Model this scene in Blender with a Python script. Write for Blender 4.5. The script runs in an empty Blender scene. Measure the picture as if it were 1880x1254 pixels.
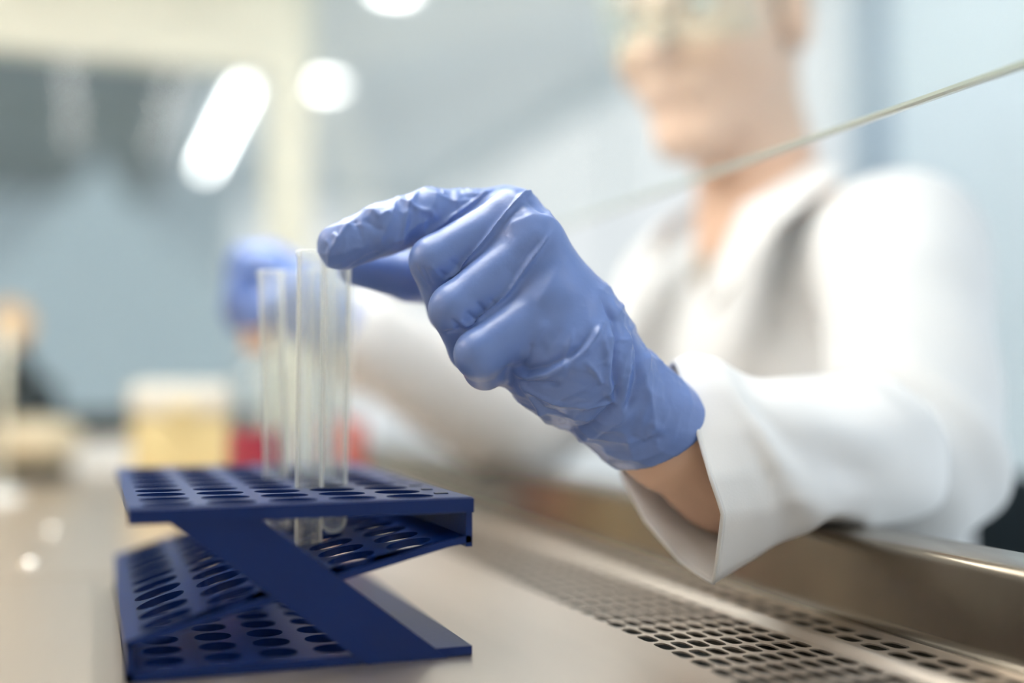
import bpy, math, random
import numpy as np
from mathutils import Vector, Matrix
from mathutils.bvhtree import BVHTree

scene = bpy.context.scene
COL = scene.collection
random.seed(4)

# ------------------------------------------------------------------ camera
FPX = 2089.0                      # focal length in pixels of the 1880 px frame (40 mm lens)
YAW, PITCH = math.radians(20.1), math.atan(88 / FPX)
CAM = np.array([0.0, 0.0, 0.118])
FWD = np.array([math.sin(YAW) * math.cos(PITCH), math.cos(YAW) * math.cos(PITCH), math.sin(PITCH)])
RGT = np.array([math.cos(YAW), -math.sin(YAW), 0.0])
UPV = np.cross(RGT, FWD)
cam_data = bpy.data.cameras.new('camera')
cam_data.sensor_width = 36.0
cam_data.lens = 36.0 * FPX / 1880.0
cam_data.clip_start = 0.02
cam_data.clip_end = 60
cam_data.dof.use_dof = True
cam_data.dof.focus_distance = 0.528
cam_data.dof.aperture_fstop = 1.42
cam = bpy.data.objects.new('camera', cam_data)
COL.objects.link(cam)
cam.location = CAM
cam.rotation_euler = (math.pi / 2 + PITCH, 0, -YAW)
scene.camera = cam

# ------------------------------------------------------------------ world, exposure
world = bpy.data.worlds.new('lab_daylight')
world.use_nodes = True
scene.world = world
world.node_tree.nodes['Background'].inputs[0].default_value = (0.86, 0.94, 1.0, 1)
world.node_tree.nodes['Background'].inputs[1].default_value = 0.75
scene.view_settings.view_transform = 'Standard'
scene.view_settings.look = 'None'
scene.view_settings.gamma = 1
scene.view_settings.use_curve_mapping = False
scene.view_settings.exposure = 0.84
scene.cycles.max_bounces = 20
scene.cycles.transmission_bounces = 20
scene.cycles.transparent_max_bounces = 16
scene.cycles.glossy_bounces = 6
scene.cycles.diffuse_bounces = 4
scene.cycles.sample_clamp_indirect = 6


def at(px, py, d):
    """world point seen at a pixel of the 1880x1254 frame, d metres in front of the lens"""
    return CAM + d * (FWD + RGT * ((px - 940) / FPX) + UPV * ((627 - py) / FPX))


# ------------------------------------------------------------------ materials
MATS = {}


def mat(name, col, rough=0.5, metal=0.0, noise=0.0, nscale=20.0, bump=0.0, bscale=80.0, stretch=(1, 1, 1), **kw):
    if name in MATS:
        return MATS[name]
    m = bpy.data.materials.new(name)
    m.use_nodes = True
    nt = m.node_tree
    b = nt.nodes['Principled BSDF']
    b.inputs['Base Color'].default_value = (*col, 1)
    b.inputs['Roughness'].default_value = rough
    b.inputs['Metallic'].default_value = metal
    for k, v in kw.items():
        b.inputs[k].default_value = v
    if noise or bump:
        tc = nt.nodes.new('ShaderNodeTexCoord')
        mp = nt.nodes.new('ShaderNodeMapping')
        mp.inputs['Scale'].default_value = stretch
        nt.links.new(tc.outputs['Object'], mp.inputs['Vector'])
    if noise:
        n = nt.nodes.new('ShaderNodeTexNoise')
        n.inputs['Scale'].default_value = nscale
        n.inputs['Detail'].default_value = 5
        nt.links.new(mp.outputs[0], n.inputs['Vector'])
        r = nt.nodes.new('ShaderNodeMapRange')
        r.inputs[1].default_value = 0.3
        r.inputs[2].default_value = 0.7
        r.inputs[3].default_value = 1 - noise
        r.inputs[4].default_value = 1 + noise
        nt.links.new(n.outputs['Fac'], r.inputs[0])
        hsv = nt.nodes.new('ShaderNodeHueSaturation')
        hsv.inputs['Color'].default_value = (*col, 1)
        nt.links.new(r.outputs[0], hsv.inputs['Value'])
        nt.links.new(hsv.outputs[0], b.inputs['Base Color'])
    if bump:
        n2 = nt.nodes.new('ShaderNodeTexNoise')
        n2.inputs['Scale'].default_value = bscale
        n2.inputs['Detail'].default_value = 4
        nt.links.new(mp.outputs[0], n2.inputs['Vector'])
        bp = nt.nodes.new('ShaderNodeBump')
        bp.inputs['Strength'].default_value = bump
        bp.inputs['Distance'].default_value = 0.002
        nt.links.new(n2.outputs['Fac'], bp.inputs['Height'])
        nt.links.new(bp.outputs[0], b.inputs['Normal'])
    MATS[name] = m
    return m


def emit(name, col, strength):
    m = bpy.data.materials.new(name)
    m.use_nodes = True
    nt = m.node_tree
    nt.nodes.remove(nt.nodes['Principled BSDF'])
    e = nt.nodes.new('ShaderNodeEmission')
    e.inputs[0].default_value = (*col, 1)
    e.inputs[1].default_value = strength
    nt.links.new(e.outputs[0], nt.nodes['Material Output'].inputs[0])
    MATS[name] = m
    return m


def thin_glass(name, tint, haze=0.0, refl=0.6, spec=0.03, edge=0.0):
    """a clear sheet: see-through, Fresnel gloss, a little dust haze, painted bright edges"""
    m = bpy.data.materials.new(name)
    m.use_nodes = True
    nt = m.node_tree
    nt.nodes.remove(nt.nodes['Principled BSDF'])
    tr = nt.nodes.new('ShaderNodeBsdfTransparent')
    tr.inputs[0].default_value = (*tint, 1)
    gl = nt.nodes.new('ShaderNodeBsdfGlossy')
    gl.inputs['Roughness'].default_value = 0.02
    lw = nt.nodes.new('ShaderNodeLayerWeight')
    lw.inputs[0].default_value = 0.5
    pw = nt.nodes.new('ShaderNodeMath')
    pw.operation = 'POWER'
    pw.inputs[1].default_value = 4.5
    nt.links.new(lw.outputs['Facing'], pw.inputs[0])
    mu = nt.nodes.new('ShaderNodeMath')
    mu.operation = 'MULTIPLY_ADD'
    mu.inputs[1].default_value = refl
    mu.inputs[2].default_value = spec
    nt.links.new(pw.outputs[0], mu.inputs[0])
    mx = nt.nodes.new('ShaderNodeMixShader')
    nt.links.new(mu.outputs[0], mx.inputs[0])
    nt.links.new(tr.outputs[0], mx.inputs[1])
    nt.links.new(gl.outputs[0], mx.inputs[2])
    out = mx
    if haze:
        df = nt.nodes.new('ShaderNodeBsdfDiffuse')
        df.inputs[0].default_value = (0.9, 0.95, 0.93, 1)
        tl = nt.nodes.new('ShaderNodeBsdfTranslucent')
        tl.inputs[0].default_value = (0.9, 0.95, 0.93, 1)
        ad = nt.nodes.new('ShaderNodeMixShader')
        nt.links.new(df.outputs[0], ad.inputs[1])
        nt.links.new(tl.outputs[0], ad.inputs[2])
        m2 = nt.nodes.new('ShaderNodeMixShader')
        ad.inputs[0].default_value = 0.5
        m2.inputs[0].default_value = haze
        if edge:                     # white mixed in at a tube's edge for its bright streaks
            p3 = nt.nodes.new('ShaderNodeMath')
            p3.operation = 'POWER'
            p3.inputs[1].default_value = 3.0
            nt.links.new(lw.outputs['Facing'], p3.inputs[0])
            ma = nt.nodes.new('ShaderNodeMath')
            ma.operation = 'MULTIPLY_ADD'
            ma.inputs[1].default_value = edge
            ma.inputs[2].default_value = haze
            nt.links.new(p3.outputs[0], ma.inputs[0])
            nt.links.new(ma.outputs[0], m2.inputs[0])
        nt.links.new(mx.outputs[0], m2.inputs[1])
        nt.links.new(ad.outputs[0], m2.inputs[2])
        out = m2
    nt.links.new(out.outputs[0], nt.nodes['Material Output'].inputs[0])
    MATS[name] = m
    return m


STEEL = mat('brushed_steel', (0.70, 0.605, 0.51), 0.30, 0.85, noise=0.10, nscale=9, bump=0.05, bscale=60, stretch=(1, 0.12, 1))  # warm tint stands in for golden reflections in the metal
STEEL_LIP_SHADED = mat('steel_lip_shaded', (0.23, 0.195, 0.15), 0.25, 0.95, noise=0.16, nscale=14, bump=0.04, bscale=50)  # darker steel: the dimness of the lip's inner face is in the colour
PLENUM_SHADE = mat('plenum_shade', (0.02, 0.025, 0.025), 0.6, 0.3)  # near-black: the shade under the grille is put into the colour
CREAM = mat('cream_enamel', (0.70, 0.71, 0.61), 0.45, noise=0.04)
WHITE_ENAMEL = mat('white_enamel', (0.82, 0.86, 0.87), 0.4, noise=0.03)
RACK = mat('rack_plastic', (0.0001, 0.015, 0.105), 0.32, noise=0.06, nscale=30, bump=0.03, bscale=300, **{'Specular IOR Level': 0.22})
RACK_MARK = mat('rack_marking', (0.004, 0.008, 0.03), 0.5)
GLOVE = mat('nitrile_glove', (0.132, 0.215, 0.500), 0.36, noise=0.05, nscale=60, bump=0.10, bscale=260)
SKIN = mat('skin', (0.66, 0.44, 0.32), 0.55, noise=0.05, nscale=25)
COAT = mat('coat_cotton', (0.69, 0.70, 0.71), 0.85, noise=0.02, bump=0.05, bscale=900)
SLEEVE_LIT = COAT.copy()  # lighter copy of the coat, the cabinet lamp's light in its colour
SLEEVE_LIT.name = 'sleeve_cotton_lit'
_nt = SLEEVE_LIT.node_tree
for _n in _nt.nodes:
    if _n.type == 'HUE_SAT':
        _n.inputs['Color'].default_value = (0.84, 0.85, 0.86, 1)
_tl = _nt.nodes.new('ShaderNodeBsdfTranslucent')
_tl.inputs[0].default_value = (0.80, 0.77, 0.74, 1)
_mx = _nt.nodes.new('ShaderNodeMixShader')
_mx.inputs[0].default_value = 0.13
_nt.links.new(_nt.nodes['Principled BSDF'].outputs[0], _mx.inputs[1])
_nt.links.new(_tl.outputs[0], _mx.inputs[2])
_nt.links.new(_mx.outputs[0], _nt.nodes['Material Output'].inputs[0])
SHIRT = mat('shirt_cotton', (0.36, 0.33, 0.29), 0.85, noise=0.05)
HAIR = mat('hair', (0.23, 0.19, 0.14), 0.6, noise=0.2, nscale=80)
TROUSERS = mat('trouser_cloth', (0.02, 0.03, 0.05), 0.85, noise=0.08)
SHOE = mat('shoe_leather', (0.02, 0.02, 0.02), 0.5)
CHAIR = mat('chair_upholstery', (0.006, 0.016, 0.022), 0.75, noise=0.1)
CHROME = mat('chair_metal', (0.5, 0.5, 0.5), 0.25, 1.0)
PANE = thin_glass('sash_glass', (0.985, 0.995, 0.99), haze=0.045, refl=0.3, spec=0.02)
SIDE_PANE = thin_glass('side_window_glass', (0.95, 0.97, 0.97), haze=0.04, refl=0.2, spec=0.006)
GLASS_EDGE = mat('ground_glass_edge', (0.58, 0.68, 0.61), 0.25, **{'Transmission Weight': 0.35, 'IOR': 1.3})
TUBE = thin_glass('tube_glass', (0.985, 0.99, 0.985), haze=0.055, refl=0.6, spec=0.035, edge=1.4)  # haze and white edges painted for bright refracted streaks


# ------------------------------------------------------------------ object helpers
def tag(o, label=None, cat=None, group=None, kind=None):
    for k, v in (('label', label), ('category', cat), ('group', group), ('kind', kind)):
        if v:
            o[k] = v
    return o


def link(name, me, material, parent=None, smooth=False):
    o = bpy.data.objects.new(name, me)
    COL.objects.link(o)
    if material and not me.materials:
        me.materials.append(material)
    if parent:
        o.parent = parent
    if smooth:
        me.polygons.foreach_set('use_smooth', [True] * len(me.polygons))
    return o


def empty(name, loc, label, cat, group=None):
    o = bpy.data.objects.new(name, None)
    COL.objects.link(o)
    o.location = loc
    o.empty_display_size = 0.02
    return tag(o, label, cat, group)


class MB:
    """collects geometry for one mesh"""

    def __init__(self):
        self.v, self.f = [], []

    def add(self, v, f):
        n = len(self.v)
        self.v += [tuple(map(float, p)) for p in v]
        self.f += [tuple(i + n for i in q) for q in f]
        return self

    def box(self, x0, x1, y0, y1, z0, z1, b=0.0):
        if b <= 0:
            v = [(x, y, z) for z in (z0, z1) for y in (y0, y1) for x in (x0, x1)]
            f = [(0, 2, 3, 1), (4, 5, 7, 6), (0, 1, 5, 4), (2, 6, 7, 3), (0, 4, 6, 2), (1, 3, 7, 5)]
            return self.add(v, f)
        # bevelled: rounded outline (in xy) with chamfered top and bottom
        def ring(ins, z):
            pts = []
            for cx, cy, a0 in ((x1 - b, y1 - b, 0), (x0 + b, y1 - b, 90), (x0 + b, y0 + b, 180), (x1 - b, y0 + b, 270)):
                for k in range(4):
                    a = math.radians(a0 + 30 * k)
                    pts.append((cx + (b - ins) * math.cos(a), cy + (b - ins) * math.sin(a), z))
            return pts
        rings = [ring(b * 0.9, z0), ring(b * 0.3, z0 + b * 0.3), ring(0, z0 + b), ring(0, z1 - b), ring(b * 0.3, z1 - b * 0.3), ring(b * 0.9, z1)]
        return self.loft(rings, cap=True)

    def loft(self, rings, closed=True, cap=False):
        n = len(rings[0])
        v = [p for r in rings for p in r]
        f = []
        for i in range(len(rings) - 1):
            for j in range(n if closed else n - 1):
                k = (j + 1) % n
                f.append((i * n + j, i * n + k, (i + 1) * n + k, (i + 1) * n + j))
        if cap:
            f.append(tuple(reversed(range(n))))
            f.append(tuple((len(rings) - 1) * n + j for j in range(n)))
        return self.add(v, f)

    def lathe(self, prof, c=(0, 0, 0), n=32, cap=False):
        rings = [[(c[0] + r * math.cos(2 * math.pi * k / n), c[1] + r * math.sin(2 * math.pi * k / n), c[2] + z) for k in range(n)] for r, z in prof]
        return self.loft(rings, cap=cap)

    def tube(self, pts, r, n=12):
        pts = [Vector(p) for p in pts]
        rs = r if isinstance(r, (list, tuple)) else [r] * len(pts)
        rings = []
        u = None
        for i, p in enumerate(pts):
            t = (pts[min(i + 1, len(pts) - 1)] - pts[max(i - 1, 0)]).normalized()
            if u is None:
                u = t.orthogonal().normalized()
            u = (u - t * u.dot(t)).normalized()
            w = t.cross(u)
            rings.append([p + (u * math.cos(2 * math.pi * k / n) + w * math.sin(2 * math.pi * k / n)) * rs[i] for k in range(n)])
        return self.loft(rings, cap=True)

    def prism(self, poly, axis_pts):
        """extrude a closed 2-D polygon (x, z) along y"""
        rings = [[(x, y, z) for x, z in poly] for y in axis_pts]
        return self.loft(rings, cap=True)

    def build(self, name, material, parent=None, smooth=False, auto=None):
        me = bpy.data.meshes.new(name)
        off, up = Vector((0, 0, 0)), parent
        while up is not None:
            off, up = off + Vector(up.location), up.parent
        me.from_pydata([tuple(Vector(p) - off) for p in self.v] if parent is not None else self.v, [], self.f)
        me.update()
        o = link(name, me, material, parent, smooth)
        if auto is not None:
            me.polygons.foreach_set('use_smooth', [True] * len(me.polygons))
            me.set_sharp_from_angle(angle=math.radians(auto))
        return o


def perforated(mb, x0, x1, y0, y1, xs, ys, px, py, hx, hy, th, fn, power=2.0, n=16):
    """plate in local (u, v) from x0..x1, y0..y1 with holes centred on xs x ys; fn maps (u, v, w) to 3-D"""
    ang = [2 * math.pi * (k + 0.5) / n for k in range(n)]

    def sup(a, ax, ay, p):
        c, s = math.cos(a), math.sin(a)
        return (ax * math.copysign(abs(c) ** (2 / p), c), ay * math.copysign(abs(s) ** (2 / p), s))
    inner = [sup(a, hx, hy, power) for a in ang]
    outer = []
    for a in ang:
        c, s = math.cos(a), math.sin(a)
        k = 1 / max(abs(c), abs(s))
        outer.append((c * k * px / 2, s * k * py / 2))
    # snap the outer ring's corner points to the cell's corners
    for q in range(4):
        a = math.radians(45 + 90 * q)
        j = min(range(n), key=lambda i: abs(math.atan2(math.sin(ang[i] - a), math.cos(ang[i] - a))))
        outer[j] = (math.copysign(px / 2, math.cos(a)), math.copysign(py / 2, math.sin(a)))
    v, f = [], []
    for cx in xs:
        for cy in ys:
            b = len(v)
            for w in (th, 0.0):
                v += [fn(cx + u, cy + t, w) for u, t in outer]
                v += [fn(cx + u, cy + t, w) for u, t in inner]
            for j in range(n):
                k = (j + 1) % n
                f.append((b + j, b + k, b + n + k, b + n + j))
                f.append((b + 2 * n + k, b + 2 * n + j, b + 3 * n + j, b + 3 * n + k))
                f.append((b + n + j, b + n + k, b + 3 * n + k, b + 3 * n + j))
    mb.add(v, f)
    gx0, gx1 = min(xs) - px / 2, max(xs) + px / 2
    gy0, gy1 = min(ys) - py / 2, max(ys) + py / 2
    for a0, a1, b0, b1 in ((x0, gx0, y0, y1), (gx1, x1, y0, y1), (gx0, gx1, y0, gy0), (gx0, gx1, gy1, y1)):
        if a1 - a0 > 1e-6 and b1 - b0 > 1e-6:
            vv = [fn(u, t, w) for w in (0, th) for t in (b0, b1) for u in (a0, a1)]
            mb.add(vv, [(0, 2, 3, 1), (4, 5, 7, 6), (0, 1, 5, 4), (2, 6, 7, 3), (0, 4, 6, 2), (1, 3, 7, 5)])
    return mb


# ------------------------------------------------------------------ signed distance modelling
def cone(P, a, b, ra, rb):
    a, b = np.asarray(a, np.float32), np.asarray(b, np.float32)
    ba = b - a
    t = np.clip(((P - a) @ ba) / max(float(ba @ ba), 1e-12), 0, 1)
    return np.linalg.norm(P - a - t[:, None] * ba, axis=1) - (ra + (rb - ra) * t)


def chain(P, pts):
    d = None
    for (a, ra), (b, rb) in zip(pts[:-1], pts[1:]):
        e = cone(P, a, b, ra, rb)
        d = e if d is None else smin(d, e, 0.003)
    return d


def ellip(P, c, axes, rad):
    """axes: 3 unit vectors (rows)"""
    q = ((P - np.asarray(c, np.float32)) @ np.asarray(axes, np.float32).T) / np.asarray(rad, np.float32)
    k0 = np.linalg.norm(q, axis=1)
    k1 = np.linalg.norm(q / np.asarray(rad, np.float32), axis=1)
    return k0 * (k0 - 1.0) / np.maximum(k1, 1e-6)


def smin(a, b, k):
    h = np.clip(0.5 + 0.5 * (b - a) / k, 0, 1)
    return b + (a - b) * h - k * h * (1 - h)


def smax(a, b, k):
    return -smin(-a, -b, k)


def sdf_mesh(fn, lo, hi, h, coarse=4):
    lo = np.asarray(lo, np.float32)
    nc = np.ceil((np.asarray(hi) - lo) / (h * coarse)).astype(int) + 1
    H = h * coarse
    g = np.stack(np.meshgrid(*[np.arange(k) for k in nc], indexing='ij'), -1).reshape(-1, 3).astype(np.float32)
    dc = fn(lo + (g + 0.5 * (coarse - 1) / coarse) * H)
    act = np.abs(dc) < H * 1.6
    n = nc * coarse
    D = np.repeat(np.repeat(np.repeat(np.where(dc < 0, -1, 1).astype(np.float32).reshape(nc), coarse, 0), coarse, 1), coarse, 2)
    sub = np.stack(np.meshgrid(*[np.arange(coarse)] * 3, indexing='ij'), -1).reshape(-1, 3)
    ia = g[act].astype(int)
    idx = (ia[:, None, :] * coarse + sub[None]).reshape(-1, 3)
    vals = np.empty(len(idx), np.float32)
    for s in range(0, len(idx), 400000):
        e = idx[s:s + 400000]
        vals[s:s + 400000] = fn(lo + e.astype(np.float32) * h)
    D[idx[:, 0], idx[:, 1], idx[:, 2]] = vals
    S = D < 0
    cnt = np.zeros(n - 1, np.int8)
    offs = [(i, j, k) for i in (0, 1) for j in (0, 1) for k in (0, 1)]
    for i, j, k in offs:
        cnt += S[i:n[0] - 1 + i, j:n[1] - 1 + j, k:n[2] - 1 + k]
    active = (cnt > 0) & (cnt < 8)
    ijk = np.argwhere(active)
    ind = np.full(n - 1, -1, np.int32)
    ind[active] = np.arange(len(ijk))
    V = np.stack([D[ijk[:, 0] + i, ijk[:, 1] + j, ijk[:, 2] + k] for i, j, k in offs], 1)
    O = np.array(offs, np.float32)
    acc = np.zeros((len(ijk), 3), np.float32)
    num = np.zeros(len(ijk), np.float32)
    for a in range(8):
        for b in range(a + 1, 8):
            if np.abs(O[a] - O[b]).sum() != 1:
                continue
            m = (V[:, a] < 0) != (V[:, b] < 0)
            t = V[m, a] / (V[m, a] - V[m, b])
            acc[m] += O[a] + (O[b] - O[a]) * t[:, None]
            num[m] += 1
    verts = lo + (ijk + acc / num[:, None]) * h
    faces = []
    for ax in range(3):
        u, v = (ax + 1) % 3, (ax + 2) % 3
        sl0 = [slice(1, -1)] * 3
        sl1 = [slice(1, -1)] * 3
        sl0[ax], sl1[ax] = slice(0, -1), slice(1, None)
        A, B = S[tuple(sl0)], S[tuple(sl1)]
        for m, flip in ((A & ~B, False), (~A & B, True)):
            e = np.argwhere(m)
            if not len(e):
                continue
            e = e + 1
            e[:, ax] -= 1
            q = []
            for du, dv in ((-1, -1), (0, -1), (0, 0), (-1, 0)):
                c = e.copy()
                c[:, u] += du
                c[:, v] += dv
                q.append(ind[c[:, 0], c[:, 1], c[:, 2]])
            q = np.stack(q, 1)
            faces.append(q[:, ::-1] if flip else q)
    faces = np.concatenate(faces)
    faces = faces[(faces >= 0).all(1)]
    return verts, faces


def np_mesh(name, verts, faces):
    me = bpy.data.meshes.new(name)
    me.vertices.add(len(verts))
    me.vertices.foreach_set('co', np.asarray(verts, np.float32).ravel())
    k = faces.shape[1]
    me.loops.add(faces.size)
    me.loops.foreach_set('vertex_index', faces.astype(np.int32).ravel())
    me.polygons.add(len(faces))
    me.polygons.foreach_set('loop_start', np.arange(0, faces.size, k, dtype=np.int32))
    me.polygons.foreach_set('use_smooth', np.ones(len(faces), bool))
    me.update(calc_edges=True)
    me.validate()
    return me


def relax(verts, faces, it=1, lam=0.5):
    n = len(verts)
    a = faces.ravel()
    b = np.roll(faces, -1, 1).ravel()
    deg = np.bincount(a, minlength=n) + np.bincount(b, minlength=n)
    for _ in range(it):
        s = np.zeros((n, 3))
        for c in range(3):
            s[:, c] = np.bincount(a, verts[b, c], n) + np.bincount(b, verts[a, c], n)
        verts = verts + lam * (s / np.maximum(deg, 1)[:, None] - verts)
    return verts


# ================================================================== THE ROOM
FLOOR_Z, CEIL_Z, WALL_Y, WALL_X = -0.86, 1.60, 8.5, 2.3
WALLM = mat('wall_paint', (0.76, 0.84, 0.87), 0.6, noise=0.02)
FARM = mat('far_wall_paint', (0.66, 0.74, 0.78), 0.6, noise=0.03)
CEILM = mat('ceiling_paint', (0.84, 0.88, 0.90), 0.7, noise=0.02)
FLOORM = mat('floor_vinyl', (0.64, 0.66, 0.66), 0.35, noise=0.06)
tag(MB().box(-4, WALL_X, -2, WALL_Y, FLOOR_Z - 0.05, FLOOR_Z).build('floor', FLOORM), kind='structure')
tag(MB().box(-4, WALL_X, -1.2, WALL_Y, CEIL_Z, CEIL_Z + 0.05).build('ceiling', CEILM), kind='structure')
tag(MB().box(-4, WALL_X, WALL_Y, WALL_Y + 0.05, FLOOR_Z, CEIL_Z).build('wall_back', FARM), kind='structure')
tag(MB().box(WALL_X, WALL_X + 0.05, 0.6, WALL_Y, FLOOR_Z, CEIL_Z + 1.2).build('wall_right', WALLM), kind='structure')
tag(MB().box(WALL_X - 0.05, WALL_X, 2.88, 2.96, FLOOR_Z, CEIL_Z + 1.2).build('trim_1', mat('trim_paint', (0.34, 0.42, 0.50), 0.5)), kind='structure')

# glowing panels added on the far walls for a pale background
WALL_GLOW = emit('added_wall_glow', (0.92, 0.975, 1.0), 0.50)
w1 = MB().box(WALL_X - 0.012, WALL_X - 0.004, 3.10, 8.30, -0.30, 1.48).build('glow_panel_1', WALL_GLOW)
tag(w1, kind='structure')
w2 = MB().box(0.95, 2.24, WALL_Y - 0.012, WALL_Y - 0.004, -0.30, 1.48).build('glow_panel_2', WALL_GLOW)
tag(w2, kind='structure')
for y in (3.06, 4.80, 6.54, 8.28):
    MB().box(WALL_X - 0.03, WALL_X - 0.001, y, y + 0.05, -0.34, 1.52).build('glow_panel_frame', WHITE_ENAMEL, w1)
for z in (-0.34, 1.48):
    MB().box(WALL_X - 0.032, WALL_X - 0.001, 3.06, 8.33, z, z + 0.05).build('glow_panel_frame', WHITE_ENAMEL, w1)
for x in (0.91, 2.22):
    MB().box(x, x + 0.05, WALL_Y - 0.03, WALL_Y - 0.001, -0.34, 1.52).build('glow_panel_frame', WHITE_ENAMEL, w2)
for z in (-0.34, 1.48):
    MB().box(0.91, 2.27, WALL_Y - 0.032, WALL_Y - 0.001, z, z + 0.05).build('glow_panel_frame', WHITE_ENAMEL, w2)

DUCT = mat('duct_metal', (0.20, 0.235, 0.235), 0.5, noise=0.1)
for y, drop, ht, lab in ((4.75, 0.06, 0.22, 'nearest of the three grey ducts under the lab ceiling'),
                         (5.9, 0.05, 0.26, 'middle one of the three grey ducts under the lab ceiling'),
                         (7.5, 0.05, 0.22, 'farthest of the three grey ducts, close to the back wall')):
    e = empty('ceiling_duct', (-1.6, y, CEIL_Z - drop), lab, 'duct', 'ducts under the lab ceiling')
    MB().box(-3.6, 0.36, y - 0.2, y + 0.2, CEIL_Z - drop - ht, CEIL_Z - drop, 0.02).build('duct_body', DUCT, e)
    for x in (-2.2, -0.9, 0.2):
        MB().box(x, x + 0.04, y - 0.22, y + 0.22, CEIL_Z - drop - ht - 0.02, CEIL_Z, 0).build('hanger', DUCT, e)

LAMP = emit('lamp_diffuser', (1.0, 0.99, 0.96), 8)
strip = empty('strip_lamp', (0.63, 6.0, CEIL_Z - 0.10), 'long bright strip lamp on the ceiling behind the cream post', 'lamp')
MB().box(0.575, 0.625, 5.05, 7.05, CEIL_Z - 0.14, CEIL_Z - 0.10, 0.01).build('lamp_housing', WHITE_ENAMEL, strip)
MB().box(0.58, 0.62, 5.1, 7.0, CEIL_Z - 0.165, CEIL_Z - 0.14, 0.01).build('diffuser', LAMP, strip)
for y in (5.4, 6.6):
    MB().box(0.59, 0.61, y, y + 0.02, CEIL_Z - 0.10, CEIL_Z).build('hanger', WHITE_ENAMEL, strip)
FILL_PANEL = emit('fill_panel_glow', (1.0, 0.99, 0.97), 2.6)  # unseen ceiling panels added to brighten the room and walls
for x, y, lab in ((1.5, -0.4, 'unseen square fill panel added at the ceiling behind the camera side of the cabinet'), (-1.6, 3.0, 'unseen square fill panel added at the ceiling beyond the side window'), (-2.3, 5.2, 'unseen square fill panel added at the ceiling between the grey ducts')):
    pl = empty('fill_panel', (x, y, CEIL_Z), lab, 'lamp', 'unseen fill panels added at the lab ceiling')
    MB().box(x - 0.32, x + 0.32, y - 0.32, y + 0.32, CEIL_Z - 0.03, CEIL_Z - 0.004).build('fill_panel_frame', WHITE_ENAMEL, pl)
    MB().box(x - 0.29, x + 0.29, y - 0.29, y + 0.29, CEIL_Z - 0.034, CEIL_Z - 0.03).build('diffuser', FILL_PANEL, pl)
for x, y, lab in ((1.02, 5.38, 'round white ceiling downlight farther from the camera'), (1.0, 3.98, 'round white ceiling downlight cut by the top of the picture')):
    dl = empty('downlight', (x, y, CEIL_Z), lab, 'lamp', 'round downlights in the ceiling')
    MB().lathe([(0.09, 0), (0.09, -0.02), (0.075, -0.03), (0.07, -0.012)], (x, y, CEIL_Z), 32).build('trim_ring', WHITE_ENAMEL, dl, True)
    MB().lathe([(0.07, -0.014), (0.045, -0.03), (0.001, -0.034)], (x, y, CEIL_Z), 32).build('diffuser', LAMP, dl, True)

CEIL_FILL = emit('ceiling_fill_glow', (1.0, 0.99, 0.97), 11)  # unseen bars added to brighten the ceiling
for x, y, lab in ((1.35, 2.5, 'unseen fill bar added to brighten the ceiling over the aisle'), (-1.3, 5.0, 'unseen fill bar added to brighten the ceiling between the grey ducts')):
    pl = empty('ceiling_fill_bar', (x, y, 1.32), lab, 'lamp', 'unseen fill bars added under the lab ceiling')
    MB().box(x - 0.12, x + 0.12, y - 0.6, y + 0.6, 1.30, 1.335).build('lamp_housing', WHITE_ENAMEL, pl)
    MB().box(x - 0.10, x + 0.10, y - 0.58, y + 0.58, 1.335, 1.345).build('diffuser', CEIL_FILL, pl)
    for q in (-0.4, 0.4):
        MB().box(x - 0.006, x + 0.006, y + q, y + q + 0.012, 1.335, CEIL_Z - 0.002).build('hanger', WHITE_ENAMEL, pl)

# pale peaked solid in place of a glass reflection, beyond the side window
dc = empty('reflection_solid', (-0.02, 4.2, FLOOR_Z), 'pale blue peaked solid standing in for a glass reflection behind the side window', 'reflection stand-in')
REFLECTION = mat('reflection_body', (0.55, 0.63, 0.66), 0.8, noise=0.05)
prof = [(-0.62, FLOOR_Z), (-0.60, 0.35), (-0.36, 0.62), (-0.165, 0.88), (-0.04, 0.70), (0.32, 0.38), (0.36, FLOOR_Z)]
MB().prism([(x + 0.17, z) for x, z in prof], [3.95, 4.0, 4.4, 4.45]).build('reflection_body', REFLECTION, dc)

# ================================================================== THE SAFETY CABINET
Y0, Y1 = -0.30, 1.80
XB, XG0, XRIDGE, XL = -0.34, 0.241, 0.322, 0.366
cab = empty('safety_cabinet', (0.0, 0.8, FLOOR_Z), 'stainless steel safety cabinet with perforated front grille and raised glass sash', 'cabinet')
ws = MB()
ws.box(XB, XG0, Y0, 0.770, -0.004, 0.0)
ws.box(XB, XG0, 0.773, 1.25, -0.004, 0.0)
ws.box(XB, XG0, 1.253, Y1, -0.004, 0.0)
ws.box(XB, XG0, Y0, Y1, -0.010, -0.0045)
ws.build('work_surface', STEEL, cab)
gr = MB()
YS = [0.30 + 0.0172 * k for k in range(86)]
ident = lambda u, v, w: (u, v, w - 0.0008)
perforated(gr, XG0, 0.317, Y0, Y1, [0.2475 + 0.0087 * k for k in range(8)], YS, 0.0087, 0.0172, 0.0035, 0.0070, 0.0008, ident, 3.4)
perforated(gr, 0.327, 0.3625, Y0, Y1, [0.3375, 0.3485], [0.305 + 0.0190 * k for k in range(78)], 0.011, 0.0190, 0.0043, 0.0074, 0.0008, ident, 3.4)
gr.build('front_grille', STEEL, cab)
MB().prism([(0.316, -0.003), (0.316, 0.0), (0.318, 0.0008), (0.3195, 0.0022), (0.322, 0.003), (0.3245, 0.0022), (0.326, 0.0008), (0.328, 0.0), (0.328, -0.003)],
           [Y0, Y1]).build('grille_ridge', STEEL, cab, auto=60)
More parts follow.
